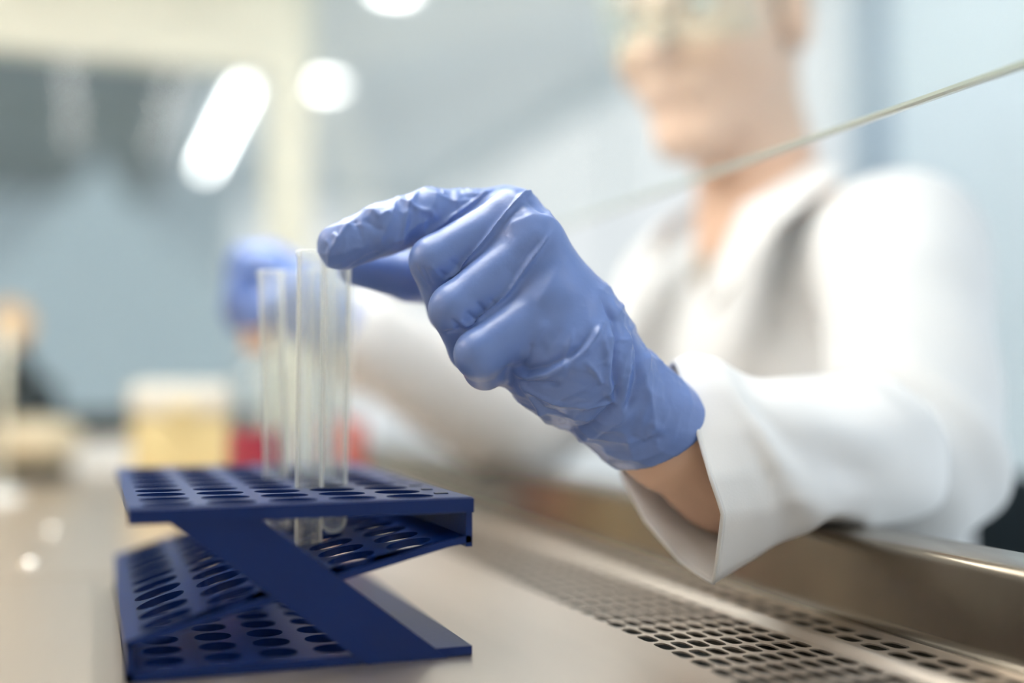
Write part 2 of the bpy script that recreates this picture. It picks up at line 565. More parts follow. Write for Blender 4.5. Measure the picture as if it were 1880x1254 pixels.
POLISH = mat('polished_steel', (0.85, 0.83, 0.78), 0.08, 1.0)
for p, d in ((60, 0.775), (100, 0.955)):  # polished domes added to give two bright glints on the surface
    q = at(p, 627, d)
    MB().lathe([(0.0065, 0.0), (0.0062, 0.0012), (0.0048, 0.0026), (0.0025, 0.0034), (0.0003, 0.0037)], (q[0], q[1], 0.0), 20).build('glint_dome', POLISH, cab, True)
MB().box(XG0, 0.372, Y0, Y1, -0.06, -0.05).build('plenum', PLENUM_SHADE, cab)
# raised front lip, rounded section
lip = [(0.3615, -0.003), (0.3615, 0.0), (0.3640, 0.0006), (0.3655, 0.002), (0.3665, 0.005), (0.3690, 0.0360), (0.3700, 0.0392), (0.3720, 0.0412), (0.3750, 0.0420),
       (0.407, 0.0420), (0.4095, 0.0410), (0.411, 0.0385), (0.411, -0.08), (0.405, -0.08), (0.405, 0.036), (0.374, 0.036), (0.371, -0.003)]
MB().prism(lip, [Y0, Y1]).build('front_lip', STEEL_LIP_SHADED, cab, auto=60)
MB().box(XB - 0.03, 0.411, Y0 - 0.03, Y1 + 0.03, -0.10, -0.065).build('base_tray', WHITE_ENAMEL, cab)
MB().box(XB - 0.03, XB, Y0, Y1, -0.065, 0.80).build('back_panel', STEEL, cab)
MB().box(XB - 0.03, 0.33, Y0, Y1, 0.80, 0.86).build('top_panel', WHITE_ENAMEL, cab)
MB().box(XB, 0.33, Y0 - 0.03, Y0, -0.065, 0.86).build('side_panel', WHITE_ENAMEL, cab)
# far side: framed window
MB().box(XB, 0.318, Y1, Y1 + 0.03, -0.065, 0.045).build('side_sill', WHITE_ENAMEL, cab)
MB().box(XB, 0.318, Y1 - 0.01, Y1 + 0.03, 0.615, 0.86).build('side_header', CREAM, cab)
MB().box(0.247, 0.318, Y1 - 0.012, Y1 + 0.032, 0.045, 0.615).build('side_post', CREAM, cab)
MB().box(XB, 0.247, Y1 + 0.008, Y1 + 0.013, 0.045, 0.615).build('side_window', SIDE_PANE, cab)
MB().box(XB, 0.247, Y1 - 0.004, Y1 + 0.008, 0.045, 0.085).build('window_gasket', mat('rubber', (0.02, 0.025, 0.025), 0.6), cab)
for x in (XB, 0.34):
    for y in (Y0, Y1 - 0.04):
        MB().box(x, x + 0.05, y, y + 0.05, FLOOR_Z, -0.10).build('leg', WHITE_ENAMEL, cab)
# lights under the cabinet's top
TUBE_LIGHT = emit('fluorescent_tube', (1.0, 0.97, 0.92), 29)
MB().box(-0.12, 0.20, 0.40, 1.40, 0.775, 0.80).build('lamp_tray', WHITE_ENAMEL, cab)
for x in (-0.06, 0.14):
    MB().tube([(x, 0.45, 0.755), (x, 1.35, 0.755)], 0.013).build('lamp_tube', TUBE_LIGHT, cab, True)
# sash
lean = math.tan(math.radians(9))
zb, zt, th = 0.255, 0.80, 0.006


def sash_pt(x, z):
    return (x - (z - zb) * lean, z)


poly = [sash_pt(XL - 0.0022, zb + 0.0012), sash_pt(XL + 0.0022, zb + 0.0012), sash_pt(XL + 0.0022, zt), sash_pt(XL - 0.0022, zt)]
sash = MB().prism(poly, [Y0, Y1]).build('sash', PANE, cab)
poly = [sash_pt(XL - 0.0022, zb + 0.0012), sash_pt(XL - 0.0022, zb - 0.0004), sash_pt(XL - 0.0012, zb - 0.0016), sash_pt(XL + 0.0012, zb - 0.0016), sash_pt(XL + 0.0022, zb - 0.0004), sash_pt(XL + 0.0022, zb + 0.0012)]
MB().prism(poly, [Y0, Y1]).build('ground_edge', GLASS_EDGE, sash)

# ================================================================== TUBE RACK
RX0, RX1, RY0, RY1 = 0.013, 0.159, 0.486, 0.742
RT = 0.070
rack = empty('test_tube_rack', ((RX0 + RX1) / 2, (RY0 + RY1) / 2, 0), 'navy blue plastic test tube rack with rows of round holes', 'tube rack')
HX = [0.029 + 0.0262 * k for k in range(5)]
HY = [0.4995 + 0.0229 * k for k in range(11)]
m = MB()
perforated(m, RX0, RX1, RY0, RY1, HX, HY, 0.0262, 0.0229, 0.0108, 0.0099, 0.0050, lambda u, v, w: (u, v, RT - 0.005 + w), 2.0, 24)
m.build('top_plate', RACK, rack, auto=35)
# stiffening lip on the front and back edge of the top
for ya, yb in ((RY0 - 0.0025, RY0), (RY1, RY1 + 0.0025)):
    MB().box(RX0, RX1, ya, yb, RT - 0.0065, RT - 0.0003).build('top_edge', RACK, rack)
for k, (y, w) in enumerate(((0.505, 0.006), (0.527, 0.005), (0.550, 0.006), (0.573, 0.005), (0.596, 0.006))):
    MB().box(0.1475, 0.1475 + w, y, y + 0.0035, RT, RT + 0.0004).build('row_mark', RACK_MARK, rack)
# slanted middle plate from low on one side to high on the other
ZA, ZB = 0.0135, 0.0500
sl = math.hypot(RX1 - RX0, ZB - ZA)
ux, uz = (RX1 - RX0) / sl, (ZB - ZA) / sl
slant = lambda u, v, w: (RX0 + u * ux - w * uz, v, ZA + u * uz + w * ux + 0.004 * math.sin(math.pi * u / sl))
m = MB()
perforated(m, 0.0, sl, RY0, RY1, [0.0175 + 0.0268 * k for k in range(5)], HY, 0.0268, 0.0229, 0.0108, 0.0099, 0.0032, slant, 2.0, 24)
m.build('slanted_plate', RACK, rack, auto=35)
MB().box(RX1 - 0.003, RX1, RY0, RY1, ZB - 0.002, RT - 0.005).build('side_wall', RACK, rack)
MB().box(RX0, RX0 + 0.003, RY0, RY1, 0.0, ZA + 0.003).build('side_wall', RACK, rack)
m = MB()
perforated(m, RX0, RX1, RY0, RY1, [0.029 + 0.0235 * k for k in range(5)], [0.502 + 0.0214 * k for k in range(11)], 0.0235, 0.0214, 0.0085, 0.0088, 0.004, lambda u, v, w: (u, v, w + 0.0002), 2.0, 20)
m.build('base_plate', RACK, rack, auto=35)
for ya, yb in ((RY0 - 0.001, RY0 + 0.003), (RY1 - 0.003, RY1 + 0.001)):
    strut = [(0.0285, RT - 0.006), (0.0655, RT - 0.006), (0.1475, 0.0), (0.1110, 0.0)]
    MB().prism(strut, [ya, yb]).build('end_strut', RACK, rack)

# ================================================================== TEST TUBES
RO, RI, TL = 0.0067, 0.0058, 0.150


def tube_mesh():
    prof = [(RO * math.sin(a), RO - RO * math.cos(a)) for a in [math.pi / 2 * k / 8 for k in range(9)]]
    prof[0] = (0.0002, 0)
    prof += [(RO, TL - 0.004), (RO + 0.0008, TL - 0.0022), (RO + 0.0008, TL - 0.0006), (RO - 0.0003, TL), (RI, TL - 0.0006), (RI, RO)]
    prof += [(RI * math.sin(a), RO - RI * math.cos(a)) for a in [math.pi / 2 * k / 8 for k in range(7, -1, -1)]]
    prof[-1] = (0.0002, RO - RI)
    m = MB().lathe(prof, n=40)
    me = bpy.data.meshes.new('test_tube')
    me.from_pydata(m.v, [], m.f)
    me.update()
    me.polygons.foreach_set('use_smooth', [True] * len(me.polygons))
    me.materials.append(TUBE)
    return me


TM = tube_mesh()
tubes = [((497, 497, 0.622), (511, 1002, 0.622), 'clear glass test tube, leftmost in the cluster, beside the far glove'),
         ((534, 499, 0.655), (541, 985, 0.650), 'clear glass test tube just behind the leftmost tube'),
         ((571, 460, 0.560), (566, 1006, 0.557), 'clear glass test tube nearest to the camera, its foot below the plate'),
         ((621, 433, 0.576), (611, 962, 0.573), 'clear glass test tube pinched and lifted by the gloved finger and thumb'),
         ((588, 496, 0.640), (590, 985, 0.640), 'clear glass test tube behind the pinched tube and the nearest tube'),
         ((632, 520, 0.675), (612, 985, 0.665), 'clear glass test tube farthest back, under the gloved thumb')]
for top, bot, lab in tubes:
    a, b = Vector(at(*bot)), Vector(at(*top))
    d = (b - a).normalized()
    o = link('test_tube', TM, None)
    o.rotation_mode = 'QUATERNION'
    o.rotation_quaternion = d.to_track_quat('Z', 'Y')
    o.location = b - d * TL
    tag(o, lab, 'test tube', 'glass test tubes in the blue rack')

# ================================================================== THE PERSON
# --- near arm and glove (joints: point, radius)
W = (at(1045, 655, 0.548), 0.0285)
F1 = (at(1228, 812, 0.572), 0.0280)
F2 = (at(1450, 868, 0.640), 0.030)
EL = (at(1690, 850, 0.735), 0.037)
idx = [(at(930, 395, 0.572), 0.0128), (at(790, 394, 0.566), 0.0130), (at(703, 421, 0.559), 0.0129), (at(626, 453, 0.5570), 0.0117)]
mid = [(at(945, 397, 0.552), 0.0126), (at(800, 480, 0.545), 0.0123), (at(828, 570, 0.558), 0.0110), (at(880, 590, 0.585), 0.0100)]
rng = [(at(985, 450, 0.540), 0.0126), (at(836, 567, 0.532), 0.0120), (at(865, 640, 0.545), 0.0106), (at(915, 640, 0.570), 0.0096)]
pky = [(at(1012, 560, 0.533), 0.0125), (at(880, 650, 0.522), 0.0112), (at(890, 677, 0.536), 0.0096), (at(925, 672, 0.555), 0.0088)]
thb = [(at(1030, 600, 0.585), 0.020), (at(880, 520, 0.606), 0.0155), (at(752, 508, 0.603), 0.0130), (at(652, 492, 0.593), 0.0092)]
meta = [((at(930, 395, 0.572), 0.0130), (at(1058, 605, 0.566), 0.0200)),
        ((at(945, 397, 0.552), 0.0126), (at(1056, 605, 0.553), 0.0200)),
        ((at(985, 450, 0.540), 0.0126), (at(1056, 622, 0.546), 0.0200)),
        ((at(1012, 560, 0.533), 0.0130), (at(1040, 640, 0.540), 0.0190)),
        ((at(985, 610, 0.548), 0.0180), (at(1020, 660, 0.550), 0.0220)),
        ((at(930, 500, 0.570), 0.0150), (at(1020, 600, 0.570), 0.0200))]


def hand_sdf(P, off=0.0, arm=True):
    P = P.astype(np.float32)
    palm = None
    for (a, ra), (b, rb) in meta:
        e = cone(P, a, b, ra, rb)
        palm = e if palm is None else smin(palm, e, 0.012)
    palm = smin(palm, cone(P, meta[1][1][0], W[0], 0.022, W[1]), 0.015)
    if arm:
        palm = smin(palm, cone(P, W[0], F1[0], W[1], F1[1]), 0.010)
    # the film bridges the gaps between the fingers near the knuckles and follows them farther out
    row = np.minimum(cone(P, idx[0][0], mid[0][0], 0, 0), np.minimum(cone(P, mid[0][0], rng[0][0], 0, 0), cone(P, rng[0][0], pky[0][0], 0, 0)))
    kk = 0.0022 + 0.015 * np.clip(1.15 - row / 0.036, 0, 1)
    fing = smin(smin(chain(P, mid), chain(P, rng), kk), chain(P, pky), kk)
    d = smin(palm, fing, 0.006)
    d = smin(d, chain(P, idx), np.minimum(kk, 0.008))
    d = smin(d, chain(P, thb), 0.006)
    return d + off


axis = (F1[0] - W[0]) / np.linalg.norm(F1[0] - W[0])
cut_n = 0.50 * RGT - 0.86 * UPV + 0.42 * FWD
cut_n = (cut_n / np.linalg.norm(cut_n)).astype(np.float32)


def glove_sdf(P):
    d = hand_sdf(P)
    P = P.astype(np.float32)
    # flared, hollow cuff
    inner = cone(P, at(1150, 746, 0.562), at(1262, 845, 0.577), 0.0235, 0.0260)
    d = smax(d, -inner, 0.001)
    return smax(d, (P - at(1205, 806, 0.566).astype(np.float32)) @ cut_n, 0.0012)


allp = np.array([p for p, r in idx + mid + rng + pky + thb + [W, F1]])
gv, gf = sdf_mesh(glove_sdf, allp.min(0) - 0.035, allp.max(0) + 0.040, 0.0009)
gv = relax(gv.astype(np.float64), gf, 2, 0.4)
# --- stretched-glove folds: traced where they run over the hand, laid onto its surface
folds = [  # (pixels, height mm, width mm)
    ([(908, 346), (880, 367), (845, 391), (794, 422), (768, 437)], 1.6, 1.1),
    ([(980, 349), (960, 360), (938, 387), (909, 422), (877, 461), (845, 493), (812, 517)], 1.9, 1.1),
    ([(1014, 425), (986, 464), (957, 505), (931, 540), (909, 566), (880, 590), (850, 600)], 1.8, 1.2),
    ([(925, 420), (979, 397), (1025, 408)], 1.0, 5.0),
    ([(1003, 440), (960, 470), (930, 510)], -0.5, 3.5),
    ([(1040, 470), (1010, 520), (985, 560)], 0.5, 3.0),
    ([(965, 365), (985, 385), (1000, 395)], -0.5, 1.8),
    ([(990, 362), (1005, 385), (1012, 400)], 0.5, 1.8),
    ([(813, 611), (836, 607), (846, 601)], -0.6, 0.9), ([(829, 585), (849, 607)], -0.6, 0.9), ([(858, 572), (878, 590)], -0.6, 0.9),
    ([(877, 553), (894, 576)], -0.6, 0.9), ([(899, 550), (912, 560)], -0.5, 0.9), ([(842, 588), (860, 600)], 0.5, 0.8),
    ([(760, 483), (788, 534)], -0.5, 1.1), ([(775, 489), (794, 525)], -0.6, 1.0), ([(804, 496), (823, 512)], -0.6, 1.0), ([(790, 487), (812, 510)], 0.5, 1.0),
    ([(858, 467), (868, 464)], -0.4, 1.0), ([(826, 478), (845, 490)], -0.4, 0.9),
    ([(1109, 585), (1096, 613), (1077, 640), (1047, 665), (1009, 686), (971, 693), (938, 680)], 2.0, 2.2),
    ([(1092, 598), (1080, 622), (1062, 642), (1038, 657), (1005, 672), (970, 680), (942, 672)], -1.6, 2.0),
    ([(1104, 545), (1129, 586), (1134, 621), (1129, 676), (1134, 716), (1129, 741)], -1.6, 2.0),
    ([(1118, 600), (1122, 650), (1118, 690), (1122, 730)], 1.2, 2.0),
    ([(1148, 596), (1154, 640), (1152, 690), (1148, 735)], 1.1, 2.2),
    ([(1159, 608), (1172, 648), (1172, 692), (1161, 730), (1145, 768)], -1.4, 1.9),
    ([(1015, 784), (1047, 795), (1083, 784), (1115, 757), (1134, 735)], -1.7, 2.0),
    ([(1020, 798), (1055, 812), (1095, 800), (1135, 775), (1165, 745)], 0.9, 2.6),
    ([(961, 711), (996, 730), (1042, 749)], 1.0, 1.3), ([(955, 697), (993, 702), (1030, 708)], -1.0, 1.2), ([(966, 722), (1000, 750), (1040, 765)], -0.8, 1.6),
    ([(1072, 662), (1094, 686), (1107, 708)], 0.9, 1.2), ([(1107, 712), (1129, 741), (1090, 746), (1045, 749)], 0.9, 1.2),
    ([(1013, 784), (974, 730), (955, 703)], 0.9, 1.5), ([(1050, 655), (1040, 700), (1000, 705)], -0.5, 2.0),
    ([(978, 628), (969, 657), (948, 677)], -0.9, 1.3), ([(1053, 610), (1039, 657), (1031, 672)], 0.8, 1.3), ([(1007, 589), (985, 621), (963, 664)], 0.7, 2.2),
    ([(1030, 600), (1014, 630), (996, 660)], -0.5, 2.0),
    ([(1108, 620), (1114, 650), (1112, 672)], 0.8, 1.2),
    ([(1185, 640), (1195, 690), (1190, 740), (1170, 790)], 0.7, 3.0), ([(1210, 660), (1225, 710), (1222, 750)], -0.6, 3.2), ([(1195, 770), (1205, 790), (1188, 800)], 0.8, 2.6),
    ([(1150, 795), (1185, 815), (1220, 800)], -0.6, 3.0), ([(1100, 825), (1140, 842), (1190, 842)], 0.5, 2.2),
    ([(770, 347), (751, 378), (743, 418), (737, 449)], 1.0, 1.3), ([(647, 403), (627, 429), (609, 458), (602, 490)], 0.9, 1.3),
    ([(727, 360), (754, 376), (770, 385), (792, 389), (801, 405)], 0.8, 1.3), ([(694, 456), (703, 432), (721, 398), (727, 362)], 0.8, 1.4),
    ([(640, 492), (672, 474), (698, 463)], -0.7, 1.2), ([(716, 447), (739, 436), (770, 409), (785, 405)], 0.7, 1.1), ([(781, 401), (777, 427)], 0.6, 1.0),
    ([(647, 403), (660, 420), (664, 440)], -0.6, 1.3), ([(680, 383), (698, 397), (718, 386)], 0.8, 1.6), ([(669, 402), (690, 420), (712, 425)], -0.6, 2.0),
    ([(810, 341), (817, 357)], 0.5, 0.8), ([(855, 345), (880, 361)], 0.5, 0.8), ([(830, 342), (862, 362), (888, 358)], -0.4, 0.9), ([(790, 350), (840, 372), (865, 366)], 0.4, 1.2),
    ([(596, 440), (606, 450), (600, 470)], 0.5, 0.9), ([(610, 428), (622, 440)], 0.5, 0.9), ([(625, 470), (650, 455), (672, 455)], 0.4, 1.4),
]
bvh = BVHTree.FromPolygons([tuple(p) for p in gv], [tuple(q) for q in gf.tolist()])
tmp = np_mesh('tmp', gv, gf)
nrm = np.empty(len(gv) * 3, np.float32)
tmp.vertices.foreach_get('normal', nrm)
nrm = nrm.reshape(-1, 3)
bpy.data.meshes.remove(tmp)
disp = np.zeros(len(gv))
for pix, hmm, wmm in folds:
    dense = []
    for (x0, y0), (x1, y1) in zip(pix[:-1], pix[1:]):
        for t in np.linspace(0, 1, 8, endpoint=False):
            dense.append((x0 + (x1 - x0) * t, y0 + (y1 - y0) * t))
    dense.append(pix[-1])
    hits = []
    for i, p in enumerate(dense):
        q = at(p[0], p[1], 1.0) - CAM
        loc, _, _, _ = bvh.ray_cast(Vector(CAM), Vector(q).normalized())
        if loc is not None:
            hits.append((np.array(loc), i / max(len(dense) - 1, 1)))
    if len(hits) < 2:
        continue
    H = np.array([h_[0] for h_ in hits])
    T = np.array([h_[1] for h_ in hits])
    near = np.where(np.all((gv > H.min(0) - 0.012) & (gv < H.max(0) + 0.012), 1))[0]
    if not len(near):
        continue
    best = np.full(len(near), 9.0)
    tt = np.zeros(len(near))
    for k in range(len(H) - 1):
        ab = H[k + 1] - H[k]
        if ab @ ab > 0.012 ** 2:
            continue
        s = np.clip(((gv[near] - H[k]) @ ab) / max(ab @ ab, 1e-12), 0, 1)
        dd = np.linalg.norm(gv[near] - H[k] - s[:, None] * ab, axis=1)
        m_ = dd < best
        best[m_] = dd[m_]
        tt[m_] = (T[k] + (T[k + 1] - T[k]) * s)[m_]
    taper = np.clip(np.minimum(tt, 1 - tt) / 0.16 + 0.12, 0, 1)
    w = wmm * 0.001
    disp[near] += 1.7 * hmm * 0.001 * taper * np.exp(-(best / w) ** 1.5)
# fine crinkles where the film is slack: along the index finger and round the wrist
def crinkle(P_, f):
    a_ = P_[:, 0] * 0.8 + P_[:, 2] * 0.6
    b_ = P_[:, 1] * 0.7 - P_[:, 2] * 0.7
    c_ = P_[:, 2] * 0.8 - P_[:, 0] * 0.5
    n1 = np.sin(f * a_ + 2.1 * np.sin(f * 0.63 * b_ + 1.3) + 1.1 * np.sin(f * 1.31 * c_))
    n2 = np.sin(f * 1.27 * c_ + 1.9 * np.sin(f * 0.71 * a_ + 0.4) + 1.3 * np.sin(f * 0.93 * b_ + 2.0))
    return (1 - np.abs(n1)) ** 2 + (1 - np.abs(n2)) ** 2 - 0.6


g32 = gv.astype(np.float32)
mi = np.clip(1 - chain(g32, idx) / 0.004, 0, 1) * np.clip(1 - np.maximum(-chain(g32, mid), 0), 0, 1)
tw = ((gv - W[0]) @ axis) / np.linalg.norm(F1[0] - W[0])
mw = np.clip((tw + 0.35) / 0.4, 0, 1) * np.clip((1.05 - tw) / 0.6, 0.25, 1)
disp += 0.00042 * mi * crinkle(gv, 190) + mw * (0.0010 * crinkle(gv, 150) + 0.00022 * crinkle(gv + 0.013, 380))
gv = gv + nrm * disp[:, None]
gv = relax(gv, gf, 1, 0.08)

# --- head frame
HC = np.array([0.540, 0.922, 0.452])
fa = math.radians(-152)
hf = np.array([math.cos(fa) * math.cos(0.22), math.sin(fa) * math.cos(0.22), -math.sin(0.22)])
hu = np.cross([0, 0, 1], hf)
hu /= np.linalg.norm(hu)          # the person's left
hz = np.cross(hf, hu)
HAX = np.array([hu, hf, hz])
hp = lambda u, f, z: HC + hu * u + hf * f + hz * z
SH_L, SH_R = np.array([0.605, 0.745, 0.225]), np.array([0.645, 1.115, 0.225])
EL_R, WR_R = np.array([0.42, 1.13, 0.075]), np.array([0.195, 1.003, 0.180])
NECK = np.array([0.600, 0.928, 0.270])


def head_sdf(P):
    d = ellip(P, hp(0, -0.012, 0.030), HAX, (0.076, 0.096, 0.096))
    d = smin(d, ellip(P, hp(0, 0.030, -0.050), HAX, (0.056, 0.060, 0.062)), 0.03)
    d = smin(d, cone(P, hp(-0.012, 0.070, -0.097), hp(0.012, 0.070, -0.097), 0.017, 0.017), 0.03)
    for s in (-1, 1):
        d = smin(d, cone(P, hp(0.036 * s, 0.058, -0.018), hp(0.040 * s, 0.03, -0.03), 0.032, 0.032), 0.02)
        d = smax(d, -ellip(P, hp(0.032 * s, 0.101, 0.016), HAX, (0.017, 0.015, 0.0085)), 0.009)
        d = smin(d, ellip(P, hp(0.079 * s, -0.012, 0.002), HAX, (0.010, 0.020, 0.034)), 0.006)
    d = smin(d, cone(P, hp(-0.036, 0.080, 0.036), hp(0.036, 0.080, 0.036), 0.012, 0.012), 0.014)
    d = smin(d, cone(P, hp(0, 0.088, 0.024), hp(0, 0.110, -0.018), 0.009, 0.014), 0.010)
    d = smin(d, cone(P, hp(-0.021, 0.084, -0.052), hp(0.021, 0.084, -0.052), 0.011, 0.011), 0.008)
    d = smax(d, -cone(P, hp(-0.022, 0.099, -0.053), hp(0.022, 0.099, -0.053), 0.004, 0.004), 0.004)
    return d


def body_sdf(P):
    P = P.astype(np.float32)
    d = head_sdf(P)
    d = smin(d, cone(P, NECK, hp(0, -0.03, -0.06), 0.060, 0.054), 0.03)
    tor = ellip(P, (0.635, 0.93, 0.08), np.eye(3), (0.105, 0.165, 0.20))
    tor = smin(tor, ellip(P, (0.68, 0.93, -0.20), np.eye(3), (0.11, 0.155, 0.18)), 0.06)
    d = smin(d, tor, 0.06)
    for s, e in ((SH_L, EL[0]), (SH_R, EL_R)):
        d = smin(d, cone(P, NECK, s, 0.045, 0.048), 0.04)
        d = smin(d, cone(P, s, e, 0.050, 0.036), 0.03)
    f2 = at(1455, 842, 0.652)
    f3 = at(1335, 862, 0.600)
    d = smin(d, cone(P, EL[0], f2, 0.034, 0.026), 0.02)
    d = smin(d, cone(P, f2, f3, 0.026, 0.029), 0.02)
    d = smin(d, cone(P, f3, F1[0], 0.029, 0.0235), 0.02)
    d = smin(d, cone(P, F1[0], W[0], 0.0225, 0.022), 0.01)
    d = smin(d, cone(P, W[0], at(1000, 560, 0.556), 0.020, 0.010), 0.01)
    d = smin(d, cone(P, EL_R, WR_R, 0.036, 0.024), 0.02)
    return d


bv, bf = sdf_mesh(body_sdf, (0.12, 0.43, -0.40), (0.86, 1.24, 0.60), 0.004)
person = link('person', np_mesh('person', relax(bv.astype(np.float64), bf, 1, 0.4), bf), SKIN)
tag(person, 'person in a white lab coat and blue gloves leaning into the cabinet, lifting a tube', 'person')

g = link('glove', np_mesh('glove', gv, gf), GLOVE, person)
tag(g, 'stretched blue nitrile glove with folds on the near hand')

# --- far glove: a loose fist on the bottle cap
FH = at(452, 520, 0.985)
fdir = (FH - WR_R) / np.linalg.norm(FH - WR_R)


def far_glove_sdf(P):
    P = P.astype(np.float32)
    px = lambda x, y, d: at(x, y, d)
    palm = cone(P, px(560, 560, 1.0), px(490, 500, 0.99), 0.028, 0.026)
    palm = smin(palm, cone(P, WR_R + (WR_R - FH) * 0.10, px(540, 550, 1.0), 0.030, 0.028), 0.02)
    for k, (mx, my, tx, ty, dd) in enumerate(((452, 478, 440, 545, 0.968), (446, 487, 430, 560, 0.985), (444, 500, 428, 575, 1.003), (448, 515, 436, 592, 1.02))):
        c = smin(cone(P, px(492, 490, dd), px(mx, my, dd), 0.014, 0.013), cone(P, px(mx, my, dd), px(tx, ty, dd - 0.004), 0.013, 0.010), 0.004)
        palm = smin(palm, c, 0.004)
    th = smin(cone(P, px(520, 530, 0.97), px(488, 560, 0.955), 0.016, 0.013), cone(P, px(488, 560, 0.955), px(462, 585, 0.955), 0.013, 0.010), 0.004)
    return smin(palm, th, 0.006)


fv, ff = sdf_mesh(far_glove_sdf, np.minimum(FH, WR_R) - 0.09, np.maximum(FH, WR_R) + 0.09, 0.0022)
g2 = link('glove', np_mesh('glove', relax(fv.astype(np.float64), ff, 1, 0.4), ff), GLOVE, person)
tag(g2, 'blurred blue glove on the far hand')

# --- lab coat
FWD_T = np.array([-1.0, 0, 0])


def coat_sdf(P):
    P = P.astype(np.float32)
    d = ellip(P, (0.635, 0.93, 0.07), np.eye(3), (0.125, 0.195, 0.225))
    d = smin(d, ellip(P, (0.68, 0.93, -0.20), np.eye(3), (0.135, 0.185, 0.22)), 0.06)
    for s, e, r0, r1 in ((SH_L, EL[0], 0.066, 0.054), (SH_R, EL_R, 0.066, 0.056)):
        d = smin(d, cone(P, NECK + np.array([0.02, 0, -0.03]), s, 0.060, 0.058), 0.05)
        d = smin(d, cone(P, s, e, r0, r1), 0.022)
    d = smin(d, cone(P, EL_R, WR_R + (EL_R - WR_R) * 0.12, 0.056, 0.043), 0.02)
    # drape folds: ridges across the sleeve and down the chest
    t = P @ np.array([0.8, -0.55, 0.35], np.float32)
    d = d + 0.0022 * np.sin(t * 70 + 2.6 * np.sin(P[:, 2] * 17 + P[:, 0] * 22) + 1.9 * np.sin(P[:, 1] * 23)) * np.clip((0.30 - P[:, 2]) / 0.1, 0, 1)
    # neck opening, a V down the chest
    v = cone(P, NECK + np.array([-0.04, -0.002, 0.05]), np.array([0.46, 0.925, 0.115]), 0.070, 0.010)
    d = smax(d, -v, 0.006)
    d = smax(d, -cone(P, NECK, HC, 0.066, 0.07), 0.006)
    # deep folds under the lapel and at the armpit
    for p, q, r in ((at(1535, 285, 0.93), at(1400, 480, 0.955), 0.009), (at(1400, 480, 0.95), at(1250, 620, 1.0), 0.006)):
        d = smax(d, -cone(P, p, q, r, r * 0.7), 0.006)
    # split line of the closed front
    d = smax(d, -cone(P, np.array([0.480, 0.925, 0.10]), np.array([0.500, 0.925, -0.30]), 0.006, 0.006), 0.004)
    return d


cv, cf = sdf_mesh(coat_sdf, (0.16, 0.43, -0.44), (0.86, 1.26, 0.36), 0.0045)
coat = link('lab_coat', np_mesh('lab_coat', relax(cv.astype(np.float64), cf, 1, 0.4), cf), COAT, person)
tag(coat, 'white cotton lab coat with open collar')


def catmull(ps, n, closed):
    ps = np.asarray(ps, float)
    out = []
    m_ = len(ps)
    segs = m_ if closed else m_ - 1
    for i in range(segs):
        p0, p1, p2, p3 = (ps[(i - 1) % m_], ps[i], ps[(i + 1) % m_], ps[(i + 2) % m_]) if closed else (ps[max(i - 1, 0)], ps[i], ps[i + 1], ps[min(i + 2, m_ - 1)])
        for t in np.linspace(0, 1, n, endpoint=False):
            out.append(0.5 * ((2 * p1) + (p2 - p0) * t + (2 * p0 - 5 * p1 + 4 * p2 - p3) * t * t + (3 * p1 - p0 - 3 * p2 + p3) * t ** 3))
    if not closed:
        out.append(ps[-1])
    return np.array(out)


rings = [
    [(1240, 662, .590), (1262, 722, .566), (1282, 797, .546), (1306, 880, .530), (1327, 945, .528), (1310, 1070, .545), (1248, 1028, .575), (1185, 955, .595), (1140, 865, .610), (1185, 730, .600)],
    [(1282, 650, .588), (1325, 712, .563), (1364, 790, .549), (1384, 868, .542), (1402, 938, .543), (1412, 1008, .568), (1330, 990, .600), (1260, 935, .622), (1215, 850, .635), (1225, 720, .625)],
    [(1345, 678, .605), (1398, 725, .575), (1440, 785, .560), (1452, 850, .552), (1475, 915, .556), (1512, 957, .592), (1420, 958, .630), (1335, 915, .650), (1290, 840, .660), (1300, 740, .645)],
    [(1450, 702, .660), (1520, 735, .625), (1572, 790, .607), (1580, 860, .612), (1598, 920, .622), (1600, 958, .650), (1530, 945, .685), (1460, 905, .710), (1425, 830, .720), (1430, 750, .700)],
    [(1570, 690, .725), (1640, 705, .688), (1712, 770, .662), (1738, 850, .660), (1732, 920, .672), (1700, 945, .700), (1640, 935, .745), (1580, 895, .775), (1550, 820, .785), (1555, 740, .765)],
    [(1670, 790, .735), (1690, 800, .720), (1705, 820, .715), (1710, 845, .715), (1705, 870, .720), (1690, 880, .730), (1675, 875, .745), (1665, 860, .750), (1660, 830, .750), (1662, 805, .745)],
]
def ring_pts(r, i):
    P_ = np.array([at(*p) for p in r])
    c_ = catmull(P_, 6, True)
    l_ = np.array([P_[k] + (P_[(k + 1) % len(P_)] - P_[k]) * t for k in range(len(P_)) for t in np.linspace(0, 1, 6, endpoint=False)])
    w = (0.8, 0.6, 0.35, 0, 0, 0)[i]         # crisp folds at the cuff, soft ones up the arm
    return l_ * w + c_ * (1 - w)


